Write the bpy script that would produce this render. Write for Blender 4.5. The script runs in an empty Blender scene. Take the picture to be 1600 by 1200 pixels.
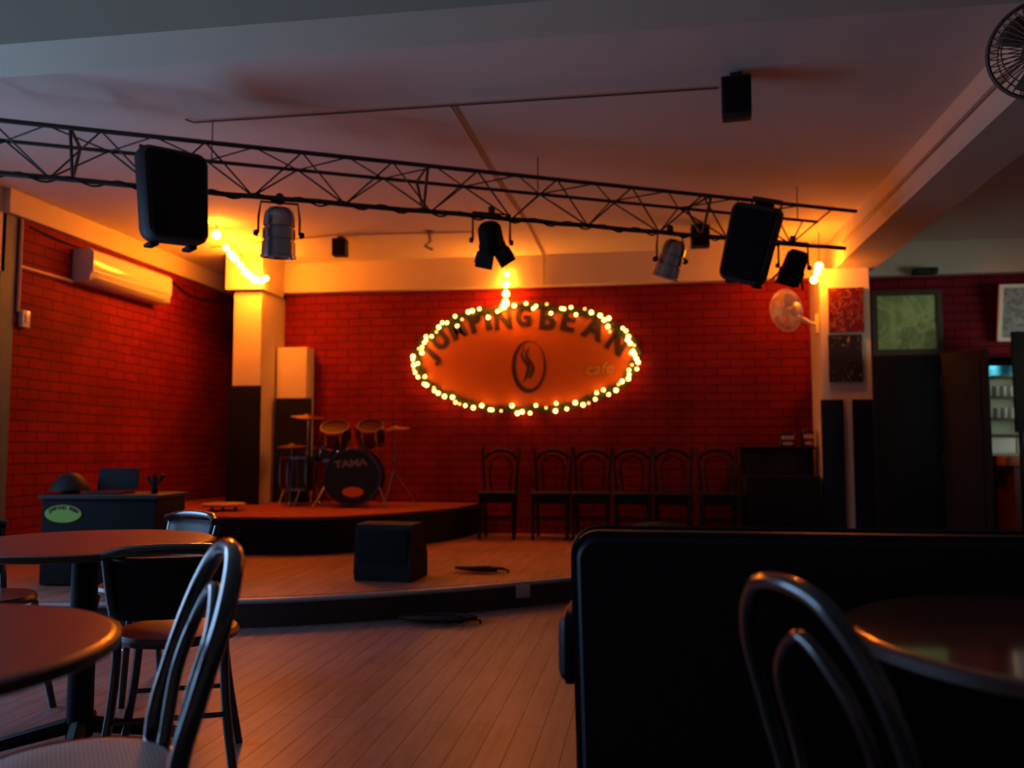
import bpy, bmesh, math, random
from mathutils import Vector, Matrix, Euler
random.seed(7)
C = bpy.context.scene.collection
PI = math.pi
V = Vector

# ------------------------------------------------------------------ materials
MATS = {}
def mat(name, col, rough=.6, metal=0., spec=.5, noise=0., nscale=8., bump=0., emit=None, es=0., coat=0.):
    m = bpy.data.materials.new(name); m.use_nodes = True
    nt = m.node_tree; b = nt.nodes['Principled BSDF']
    b.inputs['Base Color'].default_value = (*col, 1)
    b.inputs['Roughness'].default_value = rough
    b.inputs['Metallic'].default_value = metal
    b.inputs['Specular IOR Level'].default_value = spec
    if coat: b.inputs['Coat Weight'].default_value = coat; b.inputs['Coat Roughness'].default_value = .12
    tc = nt.nodes.new('ShaderNodeTexCoord')
    n = nt.nodes.new('ShaderNodeTexNoise'); n.inputs['Scale'].default_value = nscale; n.inputs['Detail'].default_value = 4
    nt.links.new(tc.outputs['Object'], n.inputs['Vector'])
    mx = nt.nodes.new('ShaderNodeMix'); mx.data_type = 'RGBA'
    k = max(noise, .03)
    mx.inputs[6].default_value = (*[c*(1-k) for c in col], 1); mx.inputs[7].default_value = (*[min(1, c*(1+k)) for c in col], 1)
    nt.links.new(n.outputs['Fac'], mx.inputs[0]); nt.links.new(mx.outputs[2], b.inputs['Base Color'])
    if bump:
        bp = nt.nodes.new('ShaderNodeBump'); bp.inputs['Strength'].default_value = bump; bp.inputs['Distance'].default_value = .01
        nt.links.new(n.outputs['Fac'], bp.inputs['Height']); nt.links.new(bp.outputs[0], b.inputs['Normal'])
    if emit:
        b.inputs['Emission Color'].default_value = (*emit, 1); b.inputs['Emission Strength'].default_value = es
    MATS[name] = m
    return m

def brick_mat(name, axis):
    m = bpy.data.materials.new(name); m.use_nodes = True
    nt = m.node_tree; b = nt.nodes['Principled BSDF']; L = nt.links.new
    tc = nt.nodes.new('ShaderNodeTexCoord'); sp = nt.nodes.new('ShaderNodeSeparateXYZ'); cb = nt.nodes.new('ShaderNodeCombineXYZ')
    L(tc.outputs['Object'], sp.inputs[0]); L(sp.outputs['X' if axis == 'x' else 'Y'], cb.inputs[0]); L(sp.outputs['Z'], cb.inputs[1])
    wn = nt.nodes.new('ShaderNodeTexNoise'); wn.inputs['Scale'].default_value = 3.; L(tc.outputs['Object'], wn.inputs['Vector'])
    ws = nt.nodes.new('ShaderNodeVectorMath'); ws.operation = 'SCALE'; ws.inputs['Scale'].default_value = .018; L(wn.outputs['Color'], ws.inputs[0])
    wa = nt.nodes.new('ShaderNodeVectorMath'); L(cb.outputs[0], wa.inputs[0]); L(ws.outputs[0], wa.inputs[1])
    br = nt.nodes.new('ShaderNodeTexBrick'); L(wa.outputs[0], br.inputs['Vector'])
    br.inputs['Color1'].default_value = (.19, .009, .018, 1); br.inputs['Color2'].default_value = (.165, .007, .015, 1)
    br.inputs['Mortar'].default_value = (.075, .003, .005, 1)
    br.inputs['Scale'].default_value = 1; br.inputs['Mortar Size'].default_value = .007; br.inputs['Mortar Smooth'].default_value = .35
    br.inputs['Brick Width'].default_value = .26; br.inputs['Row Height'].default_value = .088; br.inputs['Bias'].default_value = 0
    n = nt.nodes.new('ShaderNodeTexNoise'); n.inputs['Scale'].default_value = 2.2; n.inputs['Detail'].default_value = 8; L(tc.outputs['Object'], n.inputs['Vector'])
    mr = nt.nodes.new('ShaderNodeMapRange'); mr.inputs[1].default_value = .3; mr.inputs[2].default_value = .7; mr.inputs[3].default_value = .75; mr.inputs[4].default_value = 1.2
    L(n.outputs['Fac'], mr.inputs[0])
    sc = nt.nodes.new('ShaderNodeVectorMath'); sc.operation = 'SCALE'; L(br.outputs['Color'], sc.inputs[0]); L(mr.outputs[0], sc.inputs['Scale'])
    L(sc.outputs[0], b.inputs['Base Color'])
    b.inputs['Roughness'].default_value = .75; b.inputs['Specular IOR Level'].default_value = .12
    inv = nt.nodes.new('ShaderNodeMath'); inv.operation = 'SUBTRACT'; inv.inputs[0].default_value = 1; L(br.outputs['Fac'], inv.inputs[1])
    bp = nt.nodes.new('ShaderNodeBump'); bp.inputs['Strength'].default_value = .7; bp.inputs['Distance'].default_value = .008
    L(inv.outputs[0], bp.inputs['Height']); L(bp.outputs[0], b.inputs['Normal'])
    return m

def plank_mat(name, c1, c2, seam, rough=.42):
    m = bpy.data.materials.new(name); m.use_nodes = True
    nt = m.node_tree; b = nt.nodes['Principled BSDF']; L = nt.links.new
    tc = nt.nodes.new('ShaderNodeTexCoord'); sp = nt.nodes.new('ShaderNodeSeparateXYZ'); cb = nt.nodes.new('ShaderNodeCombineXYZ')
    L(tc.outputs['Object'], sp.inputs[0]); L(sp.outputs['Y'], cb.inputs[0]); L(sp.outputs['X'], cb.inputs[1])
    br = nt.nodes.new('ShaderNodeTexBrick'); L(cb.outputs[0], br.inputs['Vector'])
    br.inputs['Color1'].default_value = (*c1, 1); br.inputs['Color2'].default_value = (*c2, 1); br.inputs['Mortar'].default_value = (*seam, 1)
    br.inputs['Scale'].default_value = 1; br.inputs['Mortar Size'].default_value = .0035; br.inputs['Mortar Smooth'].default_value = .3
    br.inputs['Brick Width'].default_value = 1.7; br.inputs['Row Height'].default_value = .1
    mp = nt.nodes.new('ShaderNodeMapping'); mp.inputs['Scale'].default_value = (30, 2.5, 30); L(tc.outputs['Object'], mp.inputs[0])
    n = nt.nodes.new('ShaderNodeTexNoise'); n.inputs['Scale'].default_value = 1.; n.inputs['Detail'].default_value = 6; L(mp.outputs[0], n.inputs['Vector'])
    n2 = nt.nodes.new('ShaderNodeTexNoise'); n2.inputs['Scale'].default_value = 1.4; n2.inputs['Detail'].default_value = 5; L(tc.outputs['Object'], n2.inputs['Vector'])
    ad = nt.nodes.new('ShaderNodeMath'); ad.operation = 'ADD'; L(n.outputs['Fac'], ad.inputs[0]); L(n2.outputs['Fac'], ad.inputs[1])
    mr = nt.nodes.new('ShaderNodeMapRange'); mr.inputs[1].default_value = .6; mr.inputs[2].default_value = 1.4; mr.inputs[3].default_value = .45; mr.inputs[4].default_value = 1.35
    L(ad.outputs[0], mr.inputs[0])
    sc = nt.nodes.new('ShaderNodeVectorMath'); sc.operation = 'SCALE'; L(br.outputs['Color'], sc.inputs[0]); L(mr.outputs[0], sc.inputs['Scale'])
    L(sc.outputs[0], b.inputs['Base Color']); b.inputs['Roughness'].default_value = rough
    bp = nt.nodes.new('ShaderNodeBump'); bp.inputs['Strength'].default_value = .3; bp.inputs['Distance'].default_value = .003
    inv = nt.nodes.new('ShaderNodeMath'); inv.operation = 'SUBTRACT'; inv.inputs[0].default_value = 1; L(br.outputs['Fac'], inv.inputs[1])
    L(inv.outputs[0], bp.inputs['Height']); L(bp.outputs[0], b.inputs['Normal'])
    return m

def collage_mat(name, cols, scale, rough=.3, stretch=(1, 1, 1), kind='vor'):
    m = bpy.data.materials.new(name); m.use_nodes = True
    nt = m.node_tree; b = nt.nodes['Principled BSDF']; L = nt.links.new
    tc = nt.nodes.new('ShaderNodeTexCoord'); mp = nt.nodes.new('ShaderNodeMapping'); mp.inputs['Scale'].default_value = stretch
    L(tc.outputs['Object'], mp.inputs[0])
    n = nt.nodes.new('ShaderNodeTexNoise'); n.inputs['Scale'].default_value = scale; n.inputs['Detail'].default_value = 5; n.inputs['Distortion'].default_value = 1.2
    L(mp.outputs[0], n.inputs['Vector'])
    cr = nt.nodes.new('ShaderNodeValToRGB'); cr.color_ramp.elements.remove(cr.color_ramp.elements[1])
    for i, c in enumerate(cols):
        p = .28 + .44*i/(len(cols)-1)
        e = cr.color_ramp.elements[0] if i == 0 else cr.color_ramp.elements.new(p)
        e.position = p; e.color = (*c, 1)
    L(n.outputs['Fac'], cr.inputs[0]); L(cr.outputs[0], b.inputs['Base Color']); b.inputs['Roughness'].default_value = rough
    return m

def cane_mat():
    m = bpy.data.materials.new('woven_cane'); m.use_nodes = True
    nt = m.node_tree; b = nt.nodes['Principled BSDF']; L = nt.links.new
    tc = nt.nodes.new('ShaderNodeTexCoord')
    w1 = nt.nodes.new('ShaderNodeTexWave'); w1.inputs['Scale'].default_value = 38; w1.bands_direction = 'X'
    w2 = nt.nodes.new('ShaderNodeTexWave'); w2.inputs['Scale'].default_value = 38; w2.bands_direction = 'Y'
    L(tc.outputs['Object'], w1.inputs[0]); L(tc.outputs['Object'], w2.inputs[0])
    mu = nt.nodes.new('ShaderNodeMath'); mu.operation = 'MAXIMUM'; L(w1.outputs['Fac'], mu.inputs[0]); L(w2.outputs['Fac'], mu.inputs[1])
    mx = nt.nodes.new('ShaderNodeMix'); mx.data_type = 'RGBA'; mx.inputs[6].default_value = (.06, .05, .045, 1); mx.inputs[7].default_value = (.42, .40, .36, 1)
    L(mu.outputs[0], mx.inputs[0]); L(mx.outputs[2], b.inputs['Base Color']); b.inputs['Roughness'].default_value = .5
    return m

M = {}
M['brick_x'] = brick_mat('red_painted_brick_back', 'x')
M['brick_y'] = brick_mat('red_painted_brick_side', 'y')
M['ceiling'] = mat('ceiling_paint', (.62, .58, .54), .85, noise=.06, nscale=1.5, bump=.05)
M['cream'] = mat('cream_paint', (.60, .53, .42), .7, noise=.05, nscale=3)
M['floor'] = plank_mat('worn_floor_planks', (.20, .135, .135), (.17, .113, .113), (.06, .036, .036), .38)
M['stagefloor'] = plank_mat('stage_planks', (.32, .125, .08), (.28, .11, .07), (.16, .07, .05), .5)
M['redfloor'] = mat('dark_red_stage_carpet', (.22, .022, .02), .8, noise=.2, nscale=20)
M['black'] = mat('black_paint', (.005, .005, .007), .7, spec=.2, noise=.2)
M['mblack'] = mat('matt_black_wood', (.007, .005, .006), .5, spec=.25, noise=.2)
M['riser'] = mat('dark_brown_riser', (.035, .012, .012), .6)
M['gblack'] = mat('gloss_black_wood', (.006, .006, .008), .2, spec=.5, noise=.1, coat=1.)
M['rubber'] = mat('black_rubber', (.008, .008, .010), .7, spec=.2)
M['navy'] = mat('navy_panel', (.006, .010, .024), .7, spec=.2, noise=.2)
M['leather'] = mat('black_leatherette', (.006, .007, .011), .5, spec=.25, noise=.15, nscale=60, bump=.15)
M['grille'] = mat('speaker_grille', (.008, .007, .009), .85, spec=.15, noise=.3, nscale=250, bump=.3)
M['spkbox'] = mat('speaker_plastic', (.022, .023, .028), .6, spec=.3, noise=.2, nscale=120)
M['truss'] = mat('truss_paint', (.03, .022, .02), .5)
M['chrome'] = mat('chrome', (.42, .42, .44), .2, 1.)
M['alu'] = mat('spun_aluminium', (.40, .38, .38), .25, 1., noise=.08, nscale=30)
M['plastic'] = mat('white_plastic', (.66, .63, .58), .16)
M['fanp'] = mat('ivory_plastic', (.70, .62, .50), .4)
M['tablewood'] = mat('varnished_red_wood', (.20, .045, .025), .07, noise=.3, nscale=6, coat=1.)
M['tablewood'].node_tree.nodes['Principled BSDF'].inputs['IOR'].default_value = 1.8
M['tablewoodfar'] = mat('red_wood_top', (.24, .048, .028), .28, noise=.3, nscale=6, coat=.15)
M['edge'] = mat('dark_wood_edge', (.05, .02, .015), .35)
M['cane'] = cane_mat()
M['seatwood'] = mat('dark_red_seat', (.06, .014, .010), .35, noise=.2)
M['sign'] = mat('orange_sign_board', (.54, .125, .002), .6, noise=.04, nscale=2)
M['letter'] = mat('sign_black_paint', (.035, .012, .008), .6)
M['cafe'] = mat('sign_pale_script', (.62, .40, .10), .6)
M['green'] = mat('pine_garland', (.018, .05, .012), .7, noise=.4, nscale=40)
M['wire'] = mat('wire', (.03, .03, .02), .6)
M['bulb'] = mat('fairy_bulb', (1, .8, .5), .3, emit=(1, .33, .045), es=32)
M['bulbdim'] = mat('fairy_bulb_dim', (1, .8, .5), .3, emit=(1, .42, .08), es=4)
M['globe'] = mat('globe_bulb', (1, .8, .5), .3, emit=(1, .205, .008), es=360)
M['globec'] = mat('globe_bulb_centre', (1, .8, .5), .3, emit=(1, .22, .010), es=170)
M['logogreen'] = mat('green_logo_paint', (.30, .55, .10), .4)
M['logoorange'] = mat('orange_logo_paint', (.9, .2, .02), .4)
M['drumhead'] = mat('black_drum_head', (.012, .013, .012), .35)
M['shell'] = mat('drum_shell', (.03, .008, .008), .2, coat=.5)
M['brass'] = mat('cymbal_bronze', (.45, .27, .09), .35, 1.)
M['white'] = mat('white_print', (.25, .22, .2), .5)
M['pole'] = mat('tube_orange', (.45, .22, .1), .5)
M['conduit'] = mat('painted_conduit', (.30, .22, .17), .6)
M['conduitd'] = mat('dark_cable_cover', (.09, .06, .045), .6)
M['paleconduit'] = mat('pale_conduit', (.60, .42, .30), .6)
M['frame'] = mat('brown_picture_frame', (.06, .035, .02), .4)
M['wframe'] = mat('white_picture_frame', (.75, .72, .62), .5)
M['paint'] = collage_mat('green_abstract_painting', [(.08, .14, .04), (.28, .40, .12), (.50, .60, .24), (.20, .30, .09), (.62, .66, .38)], 3.2, .35, (1, 1, .8))
M['pic'] = collage_mat('grey_print', [(.05, .05, .055), (.35, .34, .33), (.12, .12, .12), (.55, .5, .48)], 14, .5)
M['poster1'] = collage_mat('red_photo_collage', [(.04, .005, .01), (.16, .01, .015), (.03, .006, .02), (.28, .09, .06), (.06, .01, .012)], 34, .25, (1, 1, .7))
M['poster2'] = collage_mat('dark_photo_collage', [(.015, .012, .018), (.035, .02, .03), (.02, .02, .03), (.03, .02, .02), (.34, .25, .20)], 26, .25, (1, 1, .6))
M['fridge'] = mat('pale_green_lining', (.42, .46, .34), .5)
M['bluep'] = mat('blue_plastic', (.06, .35, .62), .3)
M['glassy'] = mat('clear_tumbler', (.75, .80, .72), .12, 0, .6)
M['whitebox'] = mat('white_carton', (.75, .80, .76), .5)
M['counter'] = mat('orange_brown_counter', (.40, .13, .06), .4, noise=.2)
M['counterb'] = mat('dark_red_panel', (.10, .015, .015), .6, noise=.2)
M['curtain'] = mat('grey_blue_door_paint', (.05, .11, .20), .6, noise=.2, nscale=4)
M['metalstrip'] = mat('grey_metal_nosing', (.42, .42, .44), .4, .6)
M['lamp'] = mat('cabinet_tube', (1, 1, 1), .3, emit=(.80, 1., .80), es=34)
M['mask'] = mat('card', (.55, .30, .18), .6, noise=.5, nscale=40)

# ------------------------------------------------------------------ mesh helpers
def add_box(bm, c, s, rot=None, bev=0):
    r = bmesh.ops.create_cube(bm, size=1)
    vs = r['verts']
    bmesh.ops.scale(bm, verts=vs, vec=s)
    if bev:
        es = list({e for v in vs for e in v.link_edges})
        rb = bmesh.ops.bevel(bm, geom=es, offset=bev, segments=3, affect='EDGES', profile=.5)
        vs = [v for v in bm.verts if v in set(rb['verts']) or v in set(v for v in vs if v.is_valid)]
    if rot is not None: bmesh.ops.rotate(bm, verts=vs, cent=(0, 0, 0), matrix=rot)
    bmesh.ops.translate(bm, verts=vs, vec=c)
    return vs

def frames(pts, closed):
    n = len(pts); T = []
    for i in range(n):
        a = pts[(i-1) % n] if (closed or i > 0) else pts[i]
        b = pts[(i+1) % n] if (closed or i < n-1) else pts[i]
        T.append((b-a).normalized())
    up = V((0, 0, 1)) if abs(T[0].z) < .9 else V((1, 0, 0))
    N = [(up - T[0]*up.dot(T[0])).normalized()]
    for i in range(1, n):
        v = N[-1] - T[i]*N[-1].dot(T[i])
        N.append(v.normalized() if v.length > 1e-6 else N[-1])
    return T, N

def add_tube(bm, pts, r, seg=8, closed=False, flat=1.):
    pts = [V(p) for p in pts]; n = len(pts)
    rs = r if isinstance(r, (list, tuple)) else [r]*n
    T, N = frames(pts, closed)
    rings = []
    for i in range(n):
        B = T[i].cross(N[i])
        rings.append([bm.verts.new(pts[i] + (N[i]*math.cos(2*PI*k/seg) + B*flat*math.sin(2*PI*k/seg))*rs[i]) for k in range(seg)])
    for i in range(n if closed else n-1):
        a, b = rings[i], rings[(i+1) % n]
        for k in range(seg):
            bm.faces.new((a[k], a[(k+1) % seg], b[(k+1) % seg], b[k]))
    if not closed:
        bm.faces.new(rings[0][::-1]); bm.faces.new(rings[-1])

def add_lathe(bm, prof, seg=24, mtx=None, cap=True):
    mtx = mtx or Matrix()
    rings = []
    for r, z in prof:
        rings.append([bm.verts.new(mtx @ V((max(r, 1e-4)*math.cos(2*PI*k/seg), max(r, 1e-4)*math.sin(2*PI*k/seg), z))) for k in range(seg)])
    for a, b in zip(rings, rings[1:]):
        for k in range(seg): bm.faces.new((a[k], a[(k+1) % seg], b[(k+1) % seg], b[k]))
    if cap: bm.faces.new(rings[0][::-1]); bm.faces.new(rings[-1])

def add_prism(bm, outline, z0, z1):
    lo = [bm.verts.new((x, y, z0)) for x, y in outline]; hi = [bm.verts.new((x, y, z1)) for x, y in outline]
    n = len(outline)
    bm.faces.new(lo[::-1]); bm.faces.new(hi)
    for i in range(n): bm.faces.new((lo[i], lo[(i+1) % n], hi[(i+1) % n], hi[i]))

def obj(name, bm, m, parent=None, smooth=True):
    bmesh.ops.recalc_face_normals(bm, faces=bm.faces)
    me = bpy.data.meshes.new(name); bm.to_mesh(me); bm.free()
    if smooth:
        for p in me.polygons: p.use_smooth = True
        me.set_sharp_from_angle(angle=math.radians(38))
    o = bpy.data.objects.new(name, me); C.objects.link(o)
    me.materials.append(M[m] if isinstance(m, str) else m)
    if parent: o.parent = parent
    return o

def thing(name, label, cat, loc=(0, 0, 0), rot=(0, 0, 0), group=None):
    o = bpy.data.objects.new(name, None); C.objects.link(o); o.location = loc; o.rotation_euler = rot
    o.empty_display_size = .1
    o['label'] = label; o['category'] = cat
    if group: o['group'] = group
    return o
def tag(o, label, cat, group=None, kind=None):
    o['label'] = label; o['category'] = cat
    if group: o['group'] = group
    if kind: o['kind'] = kind
    return o
def struct(name, bm, m, smooth=False):
    o = obj(name, bm, m, None, smooth); o['kind'] = 'structure'; return o
def sbox(name, x0, x1, y0, y1, z0, z1, m):
    bm = bmesh.new(); add_box(bm, ((x0+x1)/2, (y0+y1)/2, (z0+z1)/2), (x1-x0, y1-y0, z1-z0)); return struct(name, bm, m)
def pbox(name, c, s, m, parent=None, bev=0, rot=None):
    bm = bmesh.new(); add_box(bm, c, s, rot, bev); return obj(name, bm, m, parent)
def ptube(name, pts, r, m, parent=None, seg=8, closed=False, flat=1.):
    bm = bmesh.new(); add_tube(bm, pts, r, seg, closed, flat); return obj(name, bm, m, parent)
def plathe(name, prof, m, parent=None, mtx=None, seg=24):
    bm = bmesh.new(); add_lathe(bm, prof, seg, mtx); return obj(name, bm, m, parent)
def dup(root, loc, rotz=None, label=None):
    r = root.copy(); C.objects.link(r); r.location = loc
    if rotz is not None: r.rotation_euler = (0, 0, rotz)
    if label: r['label'] = label
    for ch in list(root.children):
        c = ch.copy(); C.objects.link(c); c.parent = r
        for g in list(ch.children):
            d = g.copy(); C.objects.link(d); d.parent = c
    return r
def Rx(a): return Matrix.Rotation(a, 4, 'X')
def Ry(a): return Matrix.Rotation(a, 4, 'Y')
def Rz(a): return Matrix.Rotation(a, 4, 'Z')
def Tr(v): return Matrix.Translation(v)
def toward(d):   # matrix turning local +Z to direction d
    return V((0, 0, 1)).rotation_difference(V(d).normalized()).to_matrix().to_4x4()
def spline(ctrl, n=8, closed=False):
    P = [V(p) for p in ctrl]; N = len(P); out = []
    rng = range(N if closed else N-1)
    for i in rng:
        p0 = P[(i-1) % N] if (closed or i > 0) else P[0]*2-P[1]
        p1, p2 = P[i], P[(i+1) % N]
        p3 = P[(i+2) % N] if (closed or i+2 < N) else P[-1]*2-P[-2]
        for k in range(n):
            t = k/n
            out.append(.5*((2*p1)+(p2-p0)*t+(2*p0-5*p1+4*p2-p3)*t*t+(3*p1-p0-3*p2+p3)*t**3))
    if not closed: out.append(P[-1])
    return out

# ------------------------------------------------------------------ the room
ZC = 3.17
YB = 9.1
XL = -5.05
XR = 5.6
YN = -2.6
sbox('floor', XL-.2, XR+.2, YN-.2, 10.2, -.1, 0, 'floor')
sbox('ceiling', XL-.2, XR+.2, YN-.2, 10.2, ZC, ZC+.1, 'ceiling')
bm = bmesh.new(); add_box(bm, ((-4.02+XR)/2, YB+.1, ZC/2), (XR+4.02, .2, ZC)); struct('wall_back', bm, 'brick_x')
bm = bmesh.new(); add_box(bm, ((XL-4.02)/2, 10.05, ZC/2), (XL*-1-4.02+.2, .1, ZC)); struct('wall_alcove', bm, 'brick_x')
bm = bmesh.new()
add_box(bm, (XL-.1, (6.16+10.1)/2, ZC/2), (.2, 10.1-6.16, ZC))
struct('wall_left', bm, 'brick_y')
bm = bmesh.new()
add_box(bm, (XL-.1, (6.04+.8)/2, (2.5+ZC)/2), (.2, 6.04-.8, ZC-2.5)); add_box(bm, (XL-.1, (.8+YN)/2, ZC/2), (.2, .8-YN, ZC))
struct('wall_left_entrance', bm, 'cream')
sbox('wall_rear', XL, XR, YN-.2, YN, 0, ZC, 'cream')
bm = bmesh.new()
add_box(bm, (XR+.1, (4.4+YN)/2, ZC/2), (.2, 4.4-YN, ZC)); add_box(bm, (XR+.1, (7.4+9.1)/2, ZC/2), (.2, 1.7, ZC))
add_box(bm, (XR+.1, 5.9, .5), (.2, 3., 1.0)); add_box(bm, (XR+.1, 5.9, (2.4+ZC)/2), (.2, 3., ZC-2.4))
struct('wall_right', bm, 'cream')
# doorway on the left: posts and head of the grey-blue opening
bm = bmesh.new()
add_box(bm, (XL-.1, 6.08, 1.5), (.2, .16, 3.0)); add_box(bm, (XL-.1, .84, 1.25), (.2, .08, 2.5)); add_box(bm, (XL-.1, 3.4, 2.46), (.14, 5.1, .08))
for y in (2.5, 4.3): add_box(bm, (XL-.1, y, 1.22), (.06, .06, 2.44))
struct('door_1', bm, 'curtain')
bm = bmesh.new()
for y in (4.43, 5.9, 7.37): add_box(bm, (XR+.1, y, 1.7), (.08, .06, 1.4))
for z in (1.03, 2.37): add_box(bm, (XR+.1, 5.9, z), (.08, 3., .06))
struct('added_window_1', bm, 'cream')  # unseen opening, added to let the fill lamp reach the pictures
# ceiling beams
sbox('trim_1', XL, 1.87, 3.22, 3.52, 2.85, ZC, 'cream')          # beam across, overhead
sbox('trim_2', 1.87, 2.25, YN, YB, 2.84, ZC, 'cream')            # beam to the right column
sbox('trim_3', -4.33, 1.87, 9.0, YB+.02, 2.835, ZC, 'cream')      # beam over the back wall
sbox('floor_alcove', XL, -4.02, 9.1, 10.0, 0, .5, 'redfloor')
sbox('trim_4', 2.25, XR, 9.0, YB+.02, 2.835, ZC, 'cream')
sbox('trim_5', XL, -4.99, 6.0, 10.0, 2.975, ZC, 'cream')          # beam on the left wall

# columns
def prismbox(name, x0, x1, y0, y1, z0, z1, m): return sbox(name, x0, x1, y0, y1, z0, z1, m)
prismbox('column_left', -4.33, -4.02, 8.5, 9.15, .5, 2.78, 'cream')
sbox('trim_6', -4.40, -3.99, 8.43, 9.0, 2.78, ZC, 'cream')
prismbox('column_left_block', -4.0, -3.66, 8.88, 9.1, .5, 2.2, 'cream')
sbox('trim_7', -4.36, -4.0, 8.46, 8.5, .5, 1.75, 'black')
sbox('trim_8', -3.99, -3.59, 8.83, 8.88, .5, 1.635, 'black')
prismbox('column_right', 1.72, 2.18, 8.6, 9.1, 0, 2.84, 'cream')
sbox('trim_9', 1.70, 1.905, 8.57, 8.6, 0, 1.555, 'navy')
sbox('trim_10', 1.99, 2.19, 8.57, 8.6, 0, 1.555, 'navy')

# stages
def pr(ctrl, n=6): return [(p.x, p.y) for p in spline([(x, y, 0) for x, y in ctrl], n)]
lip = pr([(-5.03, 4.42), (-3.9, 4.52), (-3.15, 4.72), (-2.45, 4.93), (-2.0, 5.12), (-1.3, 5.53), (-.56, 6.12), (.3, 6.85), (1.1, 7.7), (1.70, 8.6)])
bm = bmesh.new(); add_prism(bm, lip + [(1.70, 9.1), (-5.05, 9.1)], 0, .165)
lo = obj('lower_stage', bm, 'riser', None, False); tag(lo, 'low curved wooden stage with black front, nearest the floor', 'stage')
bm = bmesh.new(); add_prism(bm, [(x, y+.035) for x, y in lip] + [(1.69, 9.09), (-5.04, 9.09)], .165, .18)
obj('deck', bm, 'stagefloor', lo, False)
bm = bmesh.new(); pts = [(x, y+.006, .160) for x, y in lip]; add_tube(bm, pts, .0195, 8, flat=1.)
o = obj('nosing', bm, 'metalstrip', lo); o['label'] = 'grey metal edge strip'
up = pr([(-5.03, 6.85), (-4.2, 6.9), (-3.4, 6.93), (-2.8, 7.02), (-2.38, 7.38), (-2.02, 8.0), (-1.83, 8.5), (-1.76, 9.1)])
bm = bmesh.new(); add_prism(bm, up + [(-5.05, 9.1)], .18, .485)
u = obj('upper_stage', bm, 'black', None, False); tag(u, 'higher curved black drum stage against the back wall', 'stage')
bm = bmesh.new(); add_prism(bm, up + [(-5.05, 9.1)], .485, .5)
obj('deck', bm, 'redfloor', u, False)
tag(pbox('floor_socket', (-.83, 5.875, .11), (.11, .012, .09), 'metalstrip', bev=.004, rot=Rz(math.radians(38))), 'small grey socket plate on the black front of the low stage', 'socket')

# conduits
bm = bmesh.new(); add_tube(bm, [(-2.83, 4.85, 3.155), (-2.80, 4.905, 3.155), (.45, 4.88, 3.155)], .006, 6)
tag(obj('ceiling_cable', bm, 'conduitd'), 'thin dark cable run crossing the ceiling to the black ceiling speaker', 'cable')
bm = bmesh.new(); add_tube(bm, [(-1.128, 4.92, 3.155), (-1.106, 6.218, 3.155), (-1.04, 7.724, 3.155), (-1.04, 8.975, 3.155), (-1.04, 8.985, 2.84)], .009, 6)
tag(obj('ceiling_cable', bm, 'conduit'), 'brown cable cover running down the ceiling toward the oval sign', 'cable')
bm = bmesh.new(); add_tube(bm, [(-4.4, 8.1, 3.16), (-2.9, 7.8, 3.16), (-1.6, 7.9, 3.16)], .006, 6)
tag(obj('ceiling_cable', bm, 'conduit'), 'faint cable linking the small ceiling speaker and the bracket', 'cable')
bm = bmesh.new(); add_tube(bm, [(1.858, 3.0, 3.0), (1.858, 8.2, 3.0)], .012, 6)
tag(obj('beam_cable', bm, 'conduit'), 'cable run along the side of the big right beam', 'cable')
bm = bmesh.new(); add_tube(bm, [(-5.035, 6.19, 2.98), (-5.035, 6.19, 2.2)], .014, 6); add_tube(bm, [(-5.035, 6.19, 2.575), (-5.035, 6.84, 2.575)], .014, 6)
tag(obj('wall_conduit', bm, 'paleconduit'), 'pale conduit from the wall switch to the air conditioner', 'conduit')
bm = bmesh.new(); add_tube(bm, spline([(-5.035, 6.3, 2.93), (-5.03, 6.8, 2.90), (-5.03, 7.2, 2.915), (-5.03, 8.3, 2.90), (-5.03, 8.9, 2.80), (-5.03, 9.6, 2.88)], 6), .008, 6)
tag(obj('sagging_wire', bm, 'rubber'), 'thin black wire sagging along the left wall above the air conditioner', 'wire')
s = thing('wall_switch', 'small white switch box at the left edge of the brick wall', 'switch', (-5.05, 6.26, 2.15))
pbox('box', (.02, 0, 0), (.04, .09, .14), 'plastic', s, .006); pbox('rocker', (.045, 0, 0), (.012, .04, .06), 'plastic', s, .003)

# ------------------------------------------------------------------ sign
SX, SZ, SA, SB = -1.262, 2.06, 1.17, .535
sg = thing('oval_sign', 'large oval orange wall sign lettered in black with a coffee bean', 'sign', (SX, YB, SZ))
el = [(SA*math.cos(2*PI*k/96), SB*math.sin(2*PI*k/96)) for k in range(96)]
bm = bmesh.new(); add_prism(bm, el, 0, .03); bmesh.ops.transform(bm, matrix=Rx(PI/2), verts=bm.verts)
obj('board', bm, 'sign', sg)
def text_mesh(s, size, bold=.0, ext=.003, shear=0):
    cu = bpy.data.curves.new('t', 'FONT'); cu.body = s; cu.size = size; cu.offset = bold; cu.extrude = ext; cu.shear = shear
    cu.align_x = 'CENTER'; cu.align_y = 'CENTER'
    o = bpy.data.objects.new('t', cu); C.objects.link(o); bpy.context.view_layer.update()
    me = bpy.data.meshes.new_from_object(o.evaluated_get(bpy.context.evaluated_depsgraph_get()))
    bpy.data.objects.remove(o); bpy.data.curves.remove(cu)
    bm = bmesh.new(); bm.from_mesh(me); bpy.data.meshes.remove(me); return bm
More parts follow.
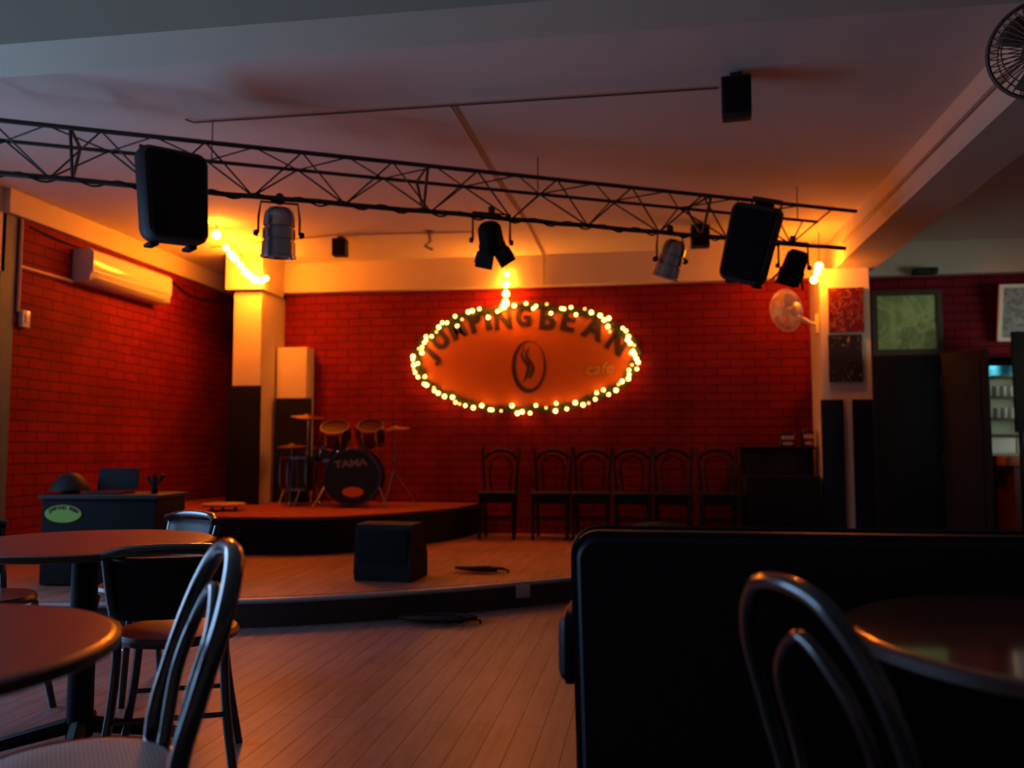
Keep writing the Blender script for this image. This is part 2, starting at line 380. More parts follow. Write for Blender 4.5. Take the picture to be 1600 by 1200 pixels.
def put_text(name, s, size, m, parent, loc, rot=0, bold=0, sx=1, shear=0, face=None, ext=.003):
    bm = text_mesh(s, size, min(bold, .009), ext, shear)
    if bold > .009:     # a heavier stroke: the same outline set side by side
        base = list(bm.verts)+list(bm.edges)+list(bm.faces)
        for dx in (-.010, .010):
            g = bmesh.ops.duplicate(bm, geom=base)['geom']
            bmesh.ops.translate(bm, verts=[v for v in g if isinstance(v, bmesh.types.BMVert)], vec=(dx, 0, dx*.05))
    mx = Tr(V(loc)) @ (face or Rx(PI/2)) @ Rz(rot) @ Matrix.Diagonal((sx, 1, 1, 1))
    bmesh.ops.transform(bm, matrix=mx, verts=bm.verts)
    return obj(name, bm, m, parent, False)
# letters along the upper arc of the board
LET = [('J', -1.035, .07, 48, .27, .95), ('U', -.935, .215, 36, .30, .85), ('M', -.745, .325, 26, .31, .74), ('P', -.545, .395, 17, .32, .85), ('I', -.40, .42, 10, .32, .95),
       ('N', -.235, .425, 4, .32, .80), ('G', -.01, .445, -1, .29, .78), ('B', .245, .42, -5, .34, .88), ('E', .475, .395, -12, .34, .90), ('A', .755, .30, -22, .35, .84), ('N', 1.00, .14, -35, .33, .82)]
for ch, x, z, a, sz, sx_ in LET:
    put_text('letter', ch, sz, 'letter', sg, (x, -.034, z), math.radians(a), .018, sx_)
put_text('script_word', 'cafe', .17, 'cafe', sg, (.80, -.034, -.13), math.radians(4), .0, 1.1, .3)
def ring_poly(outer, inner, z0, z1):
    bm = bmesh.new(); n = len(outer)
    vo = [[bm.verts.new((x, y, z)) for x, y in outer] for z in (z0, z1)]; vi = [[bm.verts.new((x, y, z)) for x, y in inner] for z in (z0, z1)]
    for i in range(n):
        j = (i+1) % n
        bm.faces.new((vo[1][i], vo[1][j], vi[1][j], vi[1][i])); bm.faces.new((vo[0][j], vo[0][i], vi[0][i], vi[0][j]))
        bm.faces.new((vo[0][i], vo[0][j], vo[1][j], vo[1][i])); bm.faces.new((vi[0][j], vi[0][i], vi[1][i], vi[1][j]))
    return bm
n = 48
outer = [(.185*math.cos(2*PI*k/n), .285*math.sin(2*PI*k/n)) for k in range(n)]
inner = [(.012+.155*math.cos(2*PI*k/n), .02+.262*math.sin(2*PI*k/n)) for k in range(n)]
bm = ring_poly(outer, inner, 0, .006); bmesh.ops.transform(bm, matrix=Tr((.045, -.03, -.095)) @ Rx(PI/2), verts=bm.verts)
obj('bean_outline', bm, 'letter', sg)
for dx, sc_ in ((-.03, 1.), (.02, .85)):
    pts = spline([(.03+dx, -.036, .12), (.0+dx, -.036, .02), (.07+dx, -.036, -.09), (.05+dx, -.036, -.19), (.02+dx, -.036, -.26*sc_)], 6)
    nn = len(pts); ptube('bean_crease', pts, [.004+.012*math.sin(PI*i/(nn-1)) for i in range(nn)], 'letter', sg, 6, flat=.3)
# garland with needles
bm = bmesh.new(); NG = 260
gp = []
for k in range(NG):
    a = 2*PI*k/NG; w = .012*math.sin(9*a)+.01*math.sin(23*a+1)
    gp.append(V((SX+(SA+.02+w)*math.cos(a), YB-.055, SZ+(SB+.025+w)*math.sin(a))))
add_tube(bm, gp, .014, 6, True)
for k in range(5200):
    a = random.random()*2*PI; i = int(a/(2*PI)*NG) % NG; p = gp[i]
    d = V((random.gauss(0, 1), random.gauss(0, .5), random.gauss(0, 1))).normalized()
    L_ = random.uniform(.03, .085); q = p+d*L_; s_ = d.cross(V((0, 1, 0))).normalized()*.0045
    if q.y > YB-.004: q.y = YB-.006
    bm.faces.new([bm.verts.new(v) for v in (p-s_, p+s_, q)])
tag(obj('pine_garland', bm, 'green', None, False), 'dark green tinsel garland around the oval orange sign', 'garland')
# fairy lights round the sign (pixel radius about 3)
def bulb_mesh(r, name, seg=12):
    bm = bmesh.new(); bmesh.ops.create_uvsphere(bm, u_segments=seg, v_segments=8, radius=r)
    me = bpy.data.meshes.new(name); bm.to_mesh(me); bm.free()
    for p in me.polygons: p.use_smooth = True
    return me
ls = thing('fairy_light_string', 'string of small warm fairy lights wound around the oval sign', 'fairy lights', (SX, YB, SZ))
bl = [bulb_mesh(r, 'bulb') for r in (.0165, .021, .014)]
for b_ in bl[:2]: b_.materials.append(M['bulb'])
bl[2].materials.append(M['bulbdim'])
wp = []
nb = 96
for k in range(nb):
    a = 2*PI*(k+random.uniform(-.45, .45))/nb
    if math.sin(a) < 0 or random.random() < .6: rr = random.choice([-.035, .0, .03, .045])
    else: rr = random.uniform(-.11, .04)
    # second, drooping strand on the upper left and right
    p = V(((SA+.03+rr*.8)*math.cos(a), -.085-random.random()*.02, (SB+.02+rr)*math.sin(a)))
    me = bl[2] if k % 6 == 3 else bl[1 if random.random() < .45 else 0]
    b = bpy.data.objects.new('bulb', me); C.objects.link(b); b.parent = ls; b.location = p
    wp.append((a, p))
ptube('wire', [p+V((0, .022, 0)) for a, p in sorted(wp, key=lambda t: t[0])], .004, 'wire', ls, 5, True)

def globe_string(name, label, pts, r, m, wire, rs=None):
    t = thing(name, label, 'bulb string', pts[0])
    base = V(pts[0])
    for i, p in enumerate(pts):
        me = bulb_mesh((rs[i] if rs else r), 'bulb', 16); me.materials.append(M[m])
        b = bpy.data.objects.new('bulb', me); C.objects.link(b); b.parent = t; b.location = V(p)-base
    ptube('wire', [V(p)-base for p in wire], .005, 'wire', t, 5)
    return t
globe_string('globe_light_string', 'string of glowing round bulbs coming down the ceiling to the left column',
    [(-3.87, 7.22, 3.05), (-3.98, 7.62, 3.03), (-4.01, 7.78, 3.0), (-4.04, 7.92, 2.99), (-4.05, 8.06, 2.955), (-4.06, 8.18, 2.91), (-4.05, 8.28, 2.885), (-4.03, 8.35, 2.86), (-3.96, 8.37, 2.855), (-3.91, 8.36, 2.872)], .034, 'globe',
    [(-3.86, 7.20, 3.16), (-3.87, 7.22, 3.08), (-3.95, 7.60, 3.08), (-3.99, 7.95, 3.03), (-4.01, 8.3, 2.93), (-3.93, 8.41, 2.90)], [.038, .028, .034, .034, .032, .034, .034, .034, .032, .026])
globe_string('globe_light_string', 'short string of glowing bulbs hanging from the ceiling down onto the sign',
    [(-1.435, 8.95, 2.80+.16), (-1.445, 8.95, 2.845), (-1.445, 8.95, 2.745), (-1.455, 8.97, 2.66), (-1.48, 8.98, 2.61)], .034, 'globec',
    [(-1.435, 8.96, 3.15), (-1.44, 8.96, 2.88), (-1.45, 8.97, 2.7), (-1.49, 9.0, 2.58)], [.028, .036, .036, .034, .032])
globe_string('globe_light_string', 'pair of glowing bulbs hanging beside the top of the right column',
    [(1.685, 8.42, 2.83), (1.665, 8.42, 2.77), (1.635, 8.42, 2.70)], .034, 'globe',
    [(1.69, 8.42, 3.16), (1.685, 8.42, 2.86), (1.64, 8.43, 2.72)], [.036, .028, .032])

# ------------------------------------------------------------------ truss
tr = thing('lighting_truss', 'long black triangular lighting truss hanging below the ceiling', 'truss', (0, 0, 0))
D = V((.890, .456, 0)).normalized(); Nn = V((-D.y, D.x, 0))
P0 = V((-3.503, 4.107, 2.9)); SEP = .35; T0, T1 = -1.55, 5.77
def nt_(t): return P0+D*t
def ft_(t): return P0+D*t+Nn*SEP
def bt_(t): q = P0+D*t+Nn*(SEP*.38); q.z = 2.638; return q
ptube('chord', [nt_(T0), nt_(T1)], .0145, 'truss', tr, 10)
ptube('chord', [ft_(T0), ft_(T1-.08)], .0125, 'truss', tr, 10)
pts = [bt_(T0+(T1-T0)*i/40) + V((0, 0, random.uniform(-.004, .004))) for i in range(41)]
ptube('chord', pts, .0165, 'truss', tr, 10)
STEP = .56; n = int((T1-T0)/STEP)
for i in range(n+1):
    t = T0+.1+i*STEP
    if t > T1-.1: break
    for f in (nt_, ft_):
        if t+STEP/2 < T1: ptube('brace', [bt_(t), f(t+STEP/2)], .0060, 'truss', tr, 6)
        if t+STEP < T1: ptube('brace', [f(t+STEP/2), bt_(t+STEP)], .0060, 'truss', tr, 6)
    if t+STEP < T1:
        ptube('brace', [nt_(t), ft_(t+STEP/2)], .0055, 'truss', tr, 6); ptube('brace', [ft_(t+STEP/2), nt_(t+STEP)], .0055, 'truss', tr, 6)
for t in (.35-.0, 2.42, 4.5):
    for f in (nt_, ft_): ptube('post', [bt_(t), f(t)], .010, 'truss', tr, 6)
    ptube('post', [nt_(t), ft_(t)], .010, 'truss', tr, 6)
for t in (-1.2, 1.1, 3.3, 5.5):
    q = ft_(t); ptube('hanger', [q, V((q.x, q.y, ZC))], .004, 'truss', tr, 6)

# cable wound on the truss
pts = []
for i in range(200):
    t = -1.3+i*.033; a = i*.8; c = bt_(t); pts.append(c+Nn*(.021*math.cos(a))+V((0, 0, .021*math.sin(a)-.004)))
tag(obj('truss_cable', (lambda b: (add_tube(b, pts, .006, 5), b)[1])(bmesh.new()), 'rubber'), 'black cable wound along the lower tube of the truss', 'cable')

# ------------------------------------------------------------------ speakers on the truss
def pa_speaker(label, loc, rot, w=.37, h=.60, d=.36):
    t = thing('hanging_speaker', label, 'speaker', loc); t.rotation_euler = rot
    def taper(b):
        for v in b.verts: v.co.x *= 1+.13*min(1, (v.co.z+h*.1)/(h/2)) if v.co.z < -h*.1 else 1+.0
    bm = bmesh.new()
    # tapered moulded cabinet: front at -y, narrower at the back and towards the foot
    def ringat(y, ww, hh, r=.06, dz=0):
        out = []
        for cx, cz, a0 in ((1, 1, 0), (-1, 1, 90), (-1, -1, 180), (1, -1, 270)):
            for k in range(5):
                a = math.radians(a0+k*22.5); out.append(bm.verts.new((cx*(ww/2-r)+r*math.cos(a), y, cz*(hh/2-r)+r*math.sin(a)+dz)))
        return out
    R = [ringat(-d/2, w*.92, h*.95), ringat(-d/2+.025, w, h), ringat(-d/2+.10, w, h), ringat(d/2-.08, w*.72, h*.86, .05), ringat(d/2, w*.55, h*.72, .05)]
    for a, b in zip(R, R[1:]):
        for k in range(20): bm.faces.new((a[k], a[(k+1) % 20], b[(k+1) % 20], b[k]))
    bm.faces.new(R[0]); bm.faces.new(R[-1])
    taper(bm); obj('cabinet', bm, 'spkbox', t)
    bm = bmesh.new(); add_box(bm, (0, -d/2-.006, 0), (w*.84, .02, h*.88), None, .008); taper(bm); obj('grille', bm, 'grille', t)
    for sx in (-1, 1): pbox('foot', (sx*w*.28, -.03, -h/2-.008), (.05, .10, .022), 'rubber', t, .005)
    bm = bmesh.new(); add_tube(bm, [(-w*.3, .06, h/2-.03), (-w*.3, .06, h/2+.05), (w*.3, .06, h/2+.05), (w*.3, .06, h/2-.03)], .011, 6)
    obj('yoke', bm, 'truss', t)
    pbox('handle', (0, .02, h/2+.012), (.14, .035, .02), 'rubber', t, .006)
    return t
pa_speaker('black hanging loudspeaker at the left end of the truss', (-2.68, 4.42, 2.50), Euler((math.radians(-2), math.radians(-3), math.radians(54)), 'XYZ'), .39, .53, .30)
pa_speaker('black hanging loudspeaker tilted near the right end of the truss', (.81, 6.28, 2.56), Euler((math.radians(10), math.radians(18), math.radians(-22)), 'XYZ'), .36, .56, .32)

def box_speaker(label, loc, rz, s):
    t = thing('box_speaker', label, 'speaker', loc, (0, 0, rz))
    pbox('cabinet', (0, 0, 0), s, 'spkbox', t, .008)
    pbox('grille', (0, -s[1]/2-.004, -.004), (s[0]*.88, .01, s[2]*.90), 'grille', t, .004)
    pbox('bracket', (0, s[1]*.1, s[2]/2+.02), (s[0]*.4, .04, .05), 'truss', t)
    return t
box_speaker('black box speaker fixed high on the ceiling right of centre', (.53, 4.72, 3.02), math.radians(-6), (.16, .13, .22))
box_speaker('small black box speaker under the ceiling between the left can light and the bracket', (-2.93, 7.9, 3.055), .1, (.14, .13, .17))
box_speaker('small black box speaker behind the truss, beside the tilted hanging loudspeaker', (.54, 7.95, 3.045), 0, (.17, .14, .2))
t = thing('ceiling_bracket', 'small bent mounting bracket under the ceiling right of the small box speaker', 'bracket', (-2.02, 7.85, ZC))
plathe('plate', [(.05, 0), (.05, -.02), (.02, -.03)], 'conduit', t); ptube('arm', [(0, 0, -.02), (.02, -.02, -.10), (-.03, -.03, -.15), (.05, -.04, -.19)], .014, 'conduit', t)
t = thing('ceiling_box', 'small black device on top of the wall above the green painting', 'device', (2.80, 8.93, 2.85))
pbox('body', (0, 0, 0), (.22, .12, .06), 'spkbox', t, .01); pbox('lens', (.05, -.062, 0), (.04, .01, .03), 'rubber', t, .002)

# ------------------------------------------------------------------ stage lights
def par_can(label, loc, aim, rz=0, m='alu', scale=1.):
    t = thing('can_light', label, 'stage light', loc)
    mx = toward(aim)
    prof = [(.02, -.17), (.06, -.165), (.085, -.14), (.095, -.10), (.098, -.05), (.090, -.045), (.090, -.035), (.100, -.03), (.102, .03), (.094, .035), (.094, .045), (.104, .05), (.106, .13), (.112, .135), (.112, .15), (.100, .15), (.098, .12), (.02, .115)]
    prof = [(r*scale, z*scale) for r, z in prof]
    plathe('housing', prof, m, t, mx, 28)
    plathe('lens', [(.001, .118*scale), (.096*scale, .118*scale), (.096*scale, .124*scale), (.001, .124*scale)], 'rubber', t, mx, 24)
    ax = V((math.cos(rz), math.sin(rz), 0))
    bm = bmesh.new(); w = .125*scale
    add_tube(bm, [ax*w, ax*w+V((0, 0, .10)), ax*w*.9+V((0, 0, .20)), -ax*w*.9+V((0, 0, .20)), -ax*w+V((0, 0, .10)), -ax*w], .008, 6)
    obj('yoke', bm, 'truss', t)
    for s in (-1, 1): plathe('knob', [(.02, 0), (.022, .012), (.014, .03)], 'rubber', t, Tr(ax*w*s) @ toward(ax*s), 10)
    plathe('clamp', [(.018, .19), (.026, .21), (.026, .25), (.014, .26)], 'truss', t, None, 10)
    return t
par_can('silver can light hanging right of the left loudspeaker', (-2.25, 4.98, 2.43), (-.05, .1, -1), .45, 'alu', 1.0)
par_can('silver can light tilted sideways, left of the tilted loudspeaker', (.21, 6.25, 2.46), (-.35, .15, -1), .5, 'alu', .9)
def flood(label, loc, aim, rz=0):
    t = thing('barn_door_light', label, 'stage light', loc)
    mx = toward(aim)
    plathe('housing', [(.02, -.13), (.06, -.125), (.085, -.09), (.09, .02), (.10, .03), (.10, .07), (.085, .07)], 'black', t, mx, 8)
    plathe('lens', [(.001, .06), (.085, .06), (.085, .066), (.001, .066)], 'rubber', t, mx, 16)
    for k in range(4):
        a = k*PI/2+.4
        m2 = mx @ Rz(a) @ Tr((.10, 0, .10)) @ Ry(math.radians(28))
        bm = bmesh.new(); add_box(bm, (0, 0, 0), (.006, .15, .10)); bmesh.ops.transform(bm, matrix=m2, verts=bm.verts); obj('barn_door', bm, 'black', t, False)
    ax = V((math.cos(rz), math.sin(rz), 0)); w = .13
    bm = bmesh.new(); add_tube(bm, [ax*w, ax*w+V((0, 0, .19)), -ax*w+V((0, 0, .19)), -ax*w], .009, 6); obj('yoke', bm, 'truss', t)
    for s in (-1, 1): plathe('knob', [(.018, 0), (.018, .02)], 'rubber', t, Tr(ax*w*s) @ toward(ax*s), 8)
    plathe('clamp', [(.016, .18), (.024, .20), (.024, .235)], 'truss', t, None, 10)
    return t
flood('black stage light with barn doors hanging above the oval sign', (-.995, 5.55, 2.475), (.05, .6, -.8), .45)
flood('black stage light with barn doors next to the right column', (1.14, 6.62, 2.46), (-.35, .3, -1), .45)

# ------------------------------------------------------------------ air conditioner
ac = thing('air_conditioner', 'white wall air conditioner high on the left brick wall', 'air conditioner', (XL, 7.5, 2.73))
prof = [(0, -.15), (.12, -.15), (.17, -.12), (.20, -.05), (.205, .04), (.20, .12), (.16, .15), (0, .15)]
bm = bmesh.new(); sec = [[bm.verts.new((x, y, z)) for x, z in prof] for y in (-.64, .64)]
for i in range(len(prof)): j = (i+1) % len(prof); bm.faces.new((sec[0][i], sec[0][j], sec[1][j], sec[1][i]))
bm.faces.new(sec[0]); bm.faces.new(sec[1][::-1]); obj('body', bm, 'plastic', ac)
pbox('air_flap', (.165, 0, -.125), (.07, 1.12, .008), 'plastic', ac, .002, Ry(math.radians(-35)))
pbox('panel_seam', (.206, 0, -.055), (.004, 1.27, .006), 'metalstrip', ac)
for y in (-.642, .642): pbox('end_cap', (.09, y, 0), (.18, .012, .28), 'plastic', ac, .01)

# ------------------------------------------------------------------ fans
def wall_fan(label, loc, nrm, back, r=.19, cage='fanp', arm=True):
    t = thing('wall_fan', label, 'fan', loc)
    mx = toward(nrm)
    bm = bmesh.new()
    for z, rr in ((.0, r), (.06, r*.75), (-.05, r*.8)):
        pts = [mx @ V((rr*math.cos(2*PI*k/32), rr*math.sin(2*PI*k/32), z)) for k in range(32)]
        add_tube(bm, pts, (.006 if arm else .010) if z == 0 else .003, 6, True)
    for k in range(40):
        a = 2*PI*k/40
        add_tube(bm, [mx @ V((rr*math.cos(a), rr*math.sin(a), z)) for rr, z in ((r*.2, .085), (r*.75, .065), (r, 0))], .0025, 4)
        add_tube(bm, [mx @ V((rr*math.cos(a), rr*math.sin(a), z)) for rr, z in ((r*.2, -.075), (r*.8, -.05), (r, 0))], .0025, 4)
    obj('cage', bm, cage, t)
    for k in range(3):
        bm = bmesh.new(); a0 = k*2*PI/3; grid = []
        for i in range(6):
            rr = r*(.15+.72*i/5); row = []
            for j in range(5):
                a = a0+(-.5+j/4)*(.9 if i > 1 else .6); row.append(bm.verts.new(mx @ V((rr*math.cos(a), rr*math.sin(a), .02*(j/4-.5)*2))))
            grid.append(row)
        for i in range(5):
            for j in range(4): bm.faces.new((grid[i][j], grid[i+1][j], grid[i+1][j+1], grid[i][j+1]))
        b = obj('blade', bm, cage, t); md = b.modifiers.new('s', 'SOLIDIFY'); md.thickness = .004
    plathe('hub', [(.001, .03), (.03, .03), (.04, .0), (.04, -.02)], cage, t, mx, 16)
    plathe('badge', [(.001, .088), (r*.2, .086), (r*.2, .08)], cage, t, mx, 16)
    plathe('motor', [(.035, -.04), (.065, -.06), (.07, -.12), (.05, -.16), (.01, -.17)], cage, t, mx, 20)
    b = V(back)-V(loc); ptube('arm', [mx @ V((0, 0, -.12)), mx @ V((0, 0, -.13))+V((0, 0, -.07)), V((b.x*.8, b.y*.8, b.z)), b], .02, cage, t, 10)
    pbox('wall_plate', b, (.03 if arm else .04, .09, .2), cage, t, .01)
    return t
wall_fan('ivory wall fan on the left side of the right column', (1.36, 8.35, 2.40), (-.80, -.55, -.22), (1.705, 8.72, 2.31), .20)
wall_fan('wall fan on the big right beam, cut by the top right corner', (1.68, 3.78, 2.77), (-.35, -1.0, -.25), (1.85, 4.05, 2.9), .20, 'conduitd', False)

# ------------------------------------------------------------------ posters and pictures on the right
p1 = pbox('photo_poster', (1.958, 8.588, 2.425), (.327, .018, .44), 'poster1'); tag(p1, 'glossy red photo poster on the right column, the upper one', 'poster')
p2 = pbox('photo_poster', (1.940, 8.590, 1.955), (.31, .014, .46), 'poster2'); tag(p2, 'dark photo poster on the right column, the lower one', 'poster')
def picture(name, label, c, w, h, fm, pm, tilt=0, fw=.05):
    t = thing(name, label, 'picture', c); t.rotation_euler = (tilt, 0, 0)
    bm = bmesh.new()
    for sx in (-1, 1): add_box(bm, (sx*(w/2-fw/2), 0, 0), (fw, .035, h))
    for sz in (-1, 1): add_box(bm, (0, 0, sz*(h/2-fw/2)), (w-2*fw, .035, fw))
    obj('frame', bm, fm, t, False); pbox('canvas', (0, .006, 0), (w-2*fw, .012, h-2*fw), pm, t); return t
picture('framed_painting', 'green abstract painting in a brown frame right of the column', (2.655, 9.075, 2.36), .68, .66, 'frame', 'paint', 0, .055)
picture('framed_print', 'grey print in a white frame leaning out from the brick wall', (3.76, 8.97, 2.42), .56, .56, 'wframe', 'pic', math.radians(12), .035)

# black folding screen
fs = thing('folding_screen', 'tall black folding screen right of the right column', 'screen', (2.5, 8.3, 0))
for (x0, y0, x1, y1, h) in ((-.38, .05, .20, 0, 1.94), (.21, 0, .50, -.30, 1.96)):
    dx, dy = x1-x0, y1-y0; L_ = math.hypot(dx, dy)
    pn = pbox('screen_panel', (0, 0, 0), (L_, .035, h), 'black', fs, .004); pn.location = ((x0+x1)/2, (y0+y1)/2, h/2+.0); pn.rotation_euler = (0, 0, math.atan2(dy, dx))
    pbox('inset', (0, -.02, .0), (L_-.12, .008, h-.2), 'black', pn, .002)
for z in (.3, 1.0, 1.7): pbox('hinge', (.205, -.02, z), (.03, .012, .09), 'truss', fs)

# display cabinet with glasses
dc = thing('display_cabinet', 'lit glass cupboard with shelves of glasses at the right edge', 'cabinet', (3.54, 8.72, 1.02))
W, Dp, Hh = .78, .36, .93
for sx in (-1, 1): pbox('side_panel', (sx*(W/2), Dp/2, Hh/2), (.02, Dp, Hh), 'black', dc)
pbox('back_panel', (0, Dp-.01, Hh/2), (W-.02, .02, Hh), 'fridge', dc); pbox('base_panel', (0, Dp/2, .01), (W-.02, Dp, .02), 'fridge', dc); pbox('top_panel', (0, Dp/2, Hh-.01), (W, Dp, .04), 'black', dc)
for z in (.20, .35, .56, .755): pbox('shelf', (0, Dp/2+.02, z), (W-.02, Dp-.06, .012), 'fridge', dc)
pbox('lamp', (0, .06, Hh-.045), (W-.06, .03, .02), 'lamp', dc); pbox('fascia', (0, .01, Hh-.04), (W, .02, .07), 'black', dc)
gl = None
k = 0
for zz in (.356, .566):
    for i in range(11):
        p = (3.54-.34+i*.066, 8.72+.17, 1.02+zz+.0005)
        if gl is None:
            gl = plathe('drinking_glass', [(.022, 0), (.026, .005), (.03, .10), (.027, .10), (.023, .008), (.001, .008)], 'glassy', None, None, 12); gl.location = p
        else: gl = gl.copy(); C.objects.link(gl); gl.location = p
        tag(gl, 'upright drinking glass on the %s of the lit cupboard' % ('lower row' if zz < .4 else 'upper row'), 'glass', 'glasses in the lit cupboard, %s row' % ('lower' if zz < .4 else 'upper'))
o = plathe('plastic_basin', [(.10, 0), (.115, .01), (.135, .10), (.14, .105), (.13, .105), (.10, .012), (.001, .012)], 'bluep', None, None, 24); o.location = (3.46, 8.89, 1.783)
tag(o, 'light blue plastic basin on the top shelf of the lit cupboard', 'basin')
for i, (x, w) in enumerate(((3.36, .30), (3.68, .30))):
    c = thing('carton', ['white carton at the bottom of the lit cupboard, left', 'white carton at the bottom of the lit cupboard, right'][i], 'carton', (x, 8.88, 1.041)); pbox('box', (0, 0, .07), (w, .2, .135), 'whitebox', c, .003); pbox('lid', (0, 0, .141), (w+.004, .204, .012), 'whitebox', c)
ct = thing('bar_counter', 'dark red bar counter with an orange brown edge at the right', 'counter', (4.32, 8.8, 0))
pbox('body', (0, .02, .46), (1.8, .42, .92), 'counterb', ct); pbox('worktop', (-.02, 0, .967), (1.96, .5, .09), 'counter', ct, .01)
mn = thing('black_board', 'black upright board on a thin post at the right edge', 'board', (3.58, 8.45, 0))
pbox('board', (0, 0, 1.70), (.40, .04, .93), 'black', mn, .005); pbox('post', (-.15, .0, .62), (.035, .035, 1.24), 'black', mn); pbox('foot', (-.15, -.0, .01), (.3, .3, .02), 'black', mn)

# ------------------------------------------------------------------ drum kit
bd = thing('bass_drum', 'black bass drum with a small orange oval on its front head', 'drum', (-2.86, 8.15, .5), (0, 0, math.radians(10)))
mx = Tr((0, 0, .30)) @ Rx(PI/2)
plathe('shell', [(.262, -.36), (.262, .0)], 'shell', bd, mx, 40)
plathe('front_head', [(.001, .012), (.262, .012), (.262, .0)], 'drumhead', bd, mx, 40)
for z in (-.36, .0):
    bm = bmesh.new(); add_lathe(bm, [(.262, z-.02), (.285, z-.02), (.285, z+.022), (.262, z+.022)], 40, mx, False); obj('hoop', bm, 'gblack', bd)
for k in range(8):
    a = 2*PI*k/8+.2; bm = bmesh.new(); add_tube(bm, [mx @ V((.275*math.cos(a), .275*math.sin(a), z)) for z in (-.36, 0.0)], .006, 6); obj('tension_rod', bm, 'chrome', bd)
put_text('lettering', 'TAMA', .095, 'white', bd, (-.015, -.014, .435), math.radians(5), .004, 1.25)
bm = bmesh.new(); add_prism(bm, [(.105*math.cos(2*PI*k/32), .05*math.sin(2*PI*k/32)) for k in range(32)], 0, .003); bmesh.ops.transform(bm, matrix=Tr((.01, -.013, .155)) @ Rx(PI/2), verts=bm.verts)
oo = obj('oval_badge', bm, 'logoorange', bd); oo['label'] = 'small orange oval sticker'
for s in (-1, 1): ptube('spur', [(s*.26, -.0, .22), (s*.36, -.12, .01)], .010, 'chrome', bd)
for (x, y, z, r) in ((-.20, .16, .72, .135), (.16, .13, .73, .125)):
    mt = Tr((x, y, z)) @ Rx(math.radians(30))
    tm = plathe('rack_tom', [(r, -.09), (r, .09), (.001, .092)], 'shell', bd, mt, 28)
    for zz in (-.09, .09):
        bm = bmesh.new(); add_lathe(bm, [(r, zz-.012), (r+.012, zz-.012), (r+.012, zz+.012), (r, zz+.012)], 28, mt, False); obj('rim', bm, 'chrome', tm)
    for k in range(6):
        a = 2*PI*k/6; bm = bmesh.new(); add_tube(bm, [mt @ V(((r+.012)*math.cos(a), (r+.012)*math.sin(a), q)) for q in (-.085, -.03, .03, .085)], [.005, .014, .014, .005], 6); obj('lug', bm, 'chrome', tm)
    ptube('tom_arm', [(x, y+.05, z-.08), (x*.35, y+.12, .66), (x*.2, y+.10, .57)], .012, 'chrome', bd)
def drum(name, label, loc, r, h, z0, legs=True):
    t = thing(name, label, 'drum', loc)
    plathe('shell', [(r, z0), (r, z0+h), (.001, z0+h+.002)], 'shell', t, None, 28)
    for zz in (z0, z0+h):
        bm = bmesh.new(); add_lathe(bm, [(r, zz-.012), (r+.012, zz-.012), (r+.012, zz+.012), (r, zz+.012)], 28, None, False); obj('rim', bm, 'chrome', t)
    for k in range(6):
        a = 2*PI*k/6+.3; c, s = math.cos(a), math.sin(a)
        ptube('lug', [((r+.012)*c, (r+.012)*s, z0+q*h) for q in (.05, .3, .7, .95)], [.004, .013, .013, .004], 'chrome', t, 6)
    for k in range(3):
        a = 2*PI*k/3+.5; c, s = math.cos(a), math.sin(a)
        if legs: ptube('leg', [((r+.02)*c, (r+.02)*s, z0+h*.6), ((r+.03)*c, (r+.03)*s, .05), ((r+.07)*c, (r+.07)*s, .006)], .007, 'chrome', t)
        else: ptube('leg', [(0, 0, z0*.55), (.2*c, .2*s, .006)], .008, 'chrome', t)
    if not legs: ptube('stem', [(0, 0, z0*.25), (0, 0, z0)], .012, 'chrome', t)
    return t
drum('floor_tom', 'dark floor tom on chrome legs left of the bass drum', (-3.52, 8.38, .5), .17, .32, .17)
drum('snare_drum', 'snare drum on a low stand between the floor tom and bass drum', (-3.28, 8.62, .5), .16, .13, .46, False)
def cymbal_stand(label, loc, h, r, tilt, name='cymbal_stand'):
    t = thing(name, label, 'cymbal stand', loc)
    ptube('stem', [(0, 0, .25), (0, 0, h)], .010, 'chrome', t)
    for k in range(3):
        a = 2*PI*k/3+.4; ptube('leg', [(0, 0, .36), (.24*math.cos(a), .24*math.sin(a), .008)], .007, 'chrome', t)
    mt = Tr((0, 0, h)) @ Ry(tilt) @ Rx(.1)
    plathe('cymbal', [(.001, .022), (.02, .02), (.04, .004), (r, -.014), (r, -.017), (.04, .0), (.001, .018)], 'brass', t, mt, 32)
    plathe('felt', [(.012, .02), (.012, .05), (.005, .055)], 'rubber', t, mt, 8)
    plathe('collar', [(.016, h*.55), (.018, h*.55+.02), (.016, h*.55+.05)], 'chrome', t, None, 10)
    return t
cymbal_stand('tall cymbal stand at the left of the drum kit, by the black panel', (-3.42, 8.36, .5), .92, .17, .1)
cymbal_stand('cymbal stand at the right of the drum kit', (-2.56+.02, 8.50, .5), .80, .16, -.05)
cymbal_stand('low hi-hat stand behind the floor tom', (-3.70, 8.62, .5), .62, .15, 0., 'hi_hat_stand')
st = thing('round_stool', 'low round stool with a wooden top left of the drum stage panel', 'stool', (-3.93, 7.60, .5))
plathe('seat', [(.19, .0), (.2, .005), (.2, .025), (.19, .03), (.001, .03)], 'pole', st, Tr((0, 0, .04)), 28)
for k in range(3): a = 2*PI*k/3; ptube('foot', [(.12*math.cos(a), .12*math.sin(a), 0), (.12*math.cos(a), .12*math.sin(a), .045)], .015, 'edge', st)

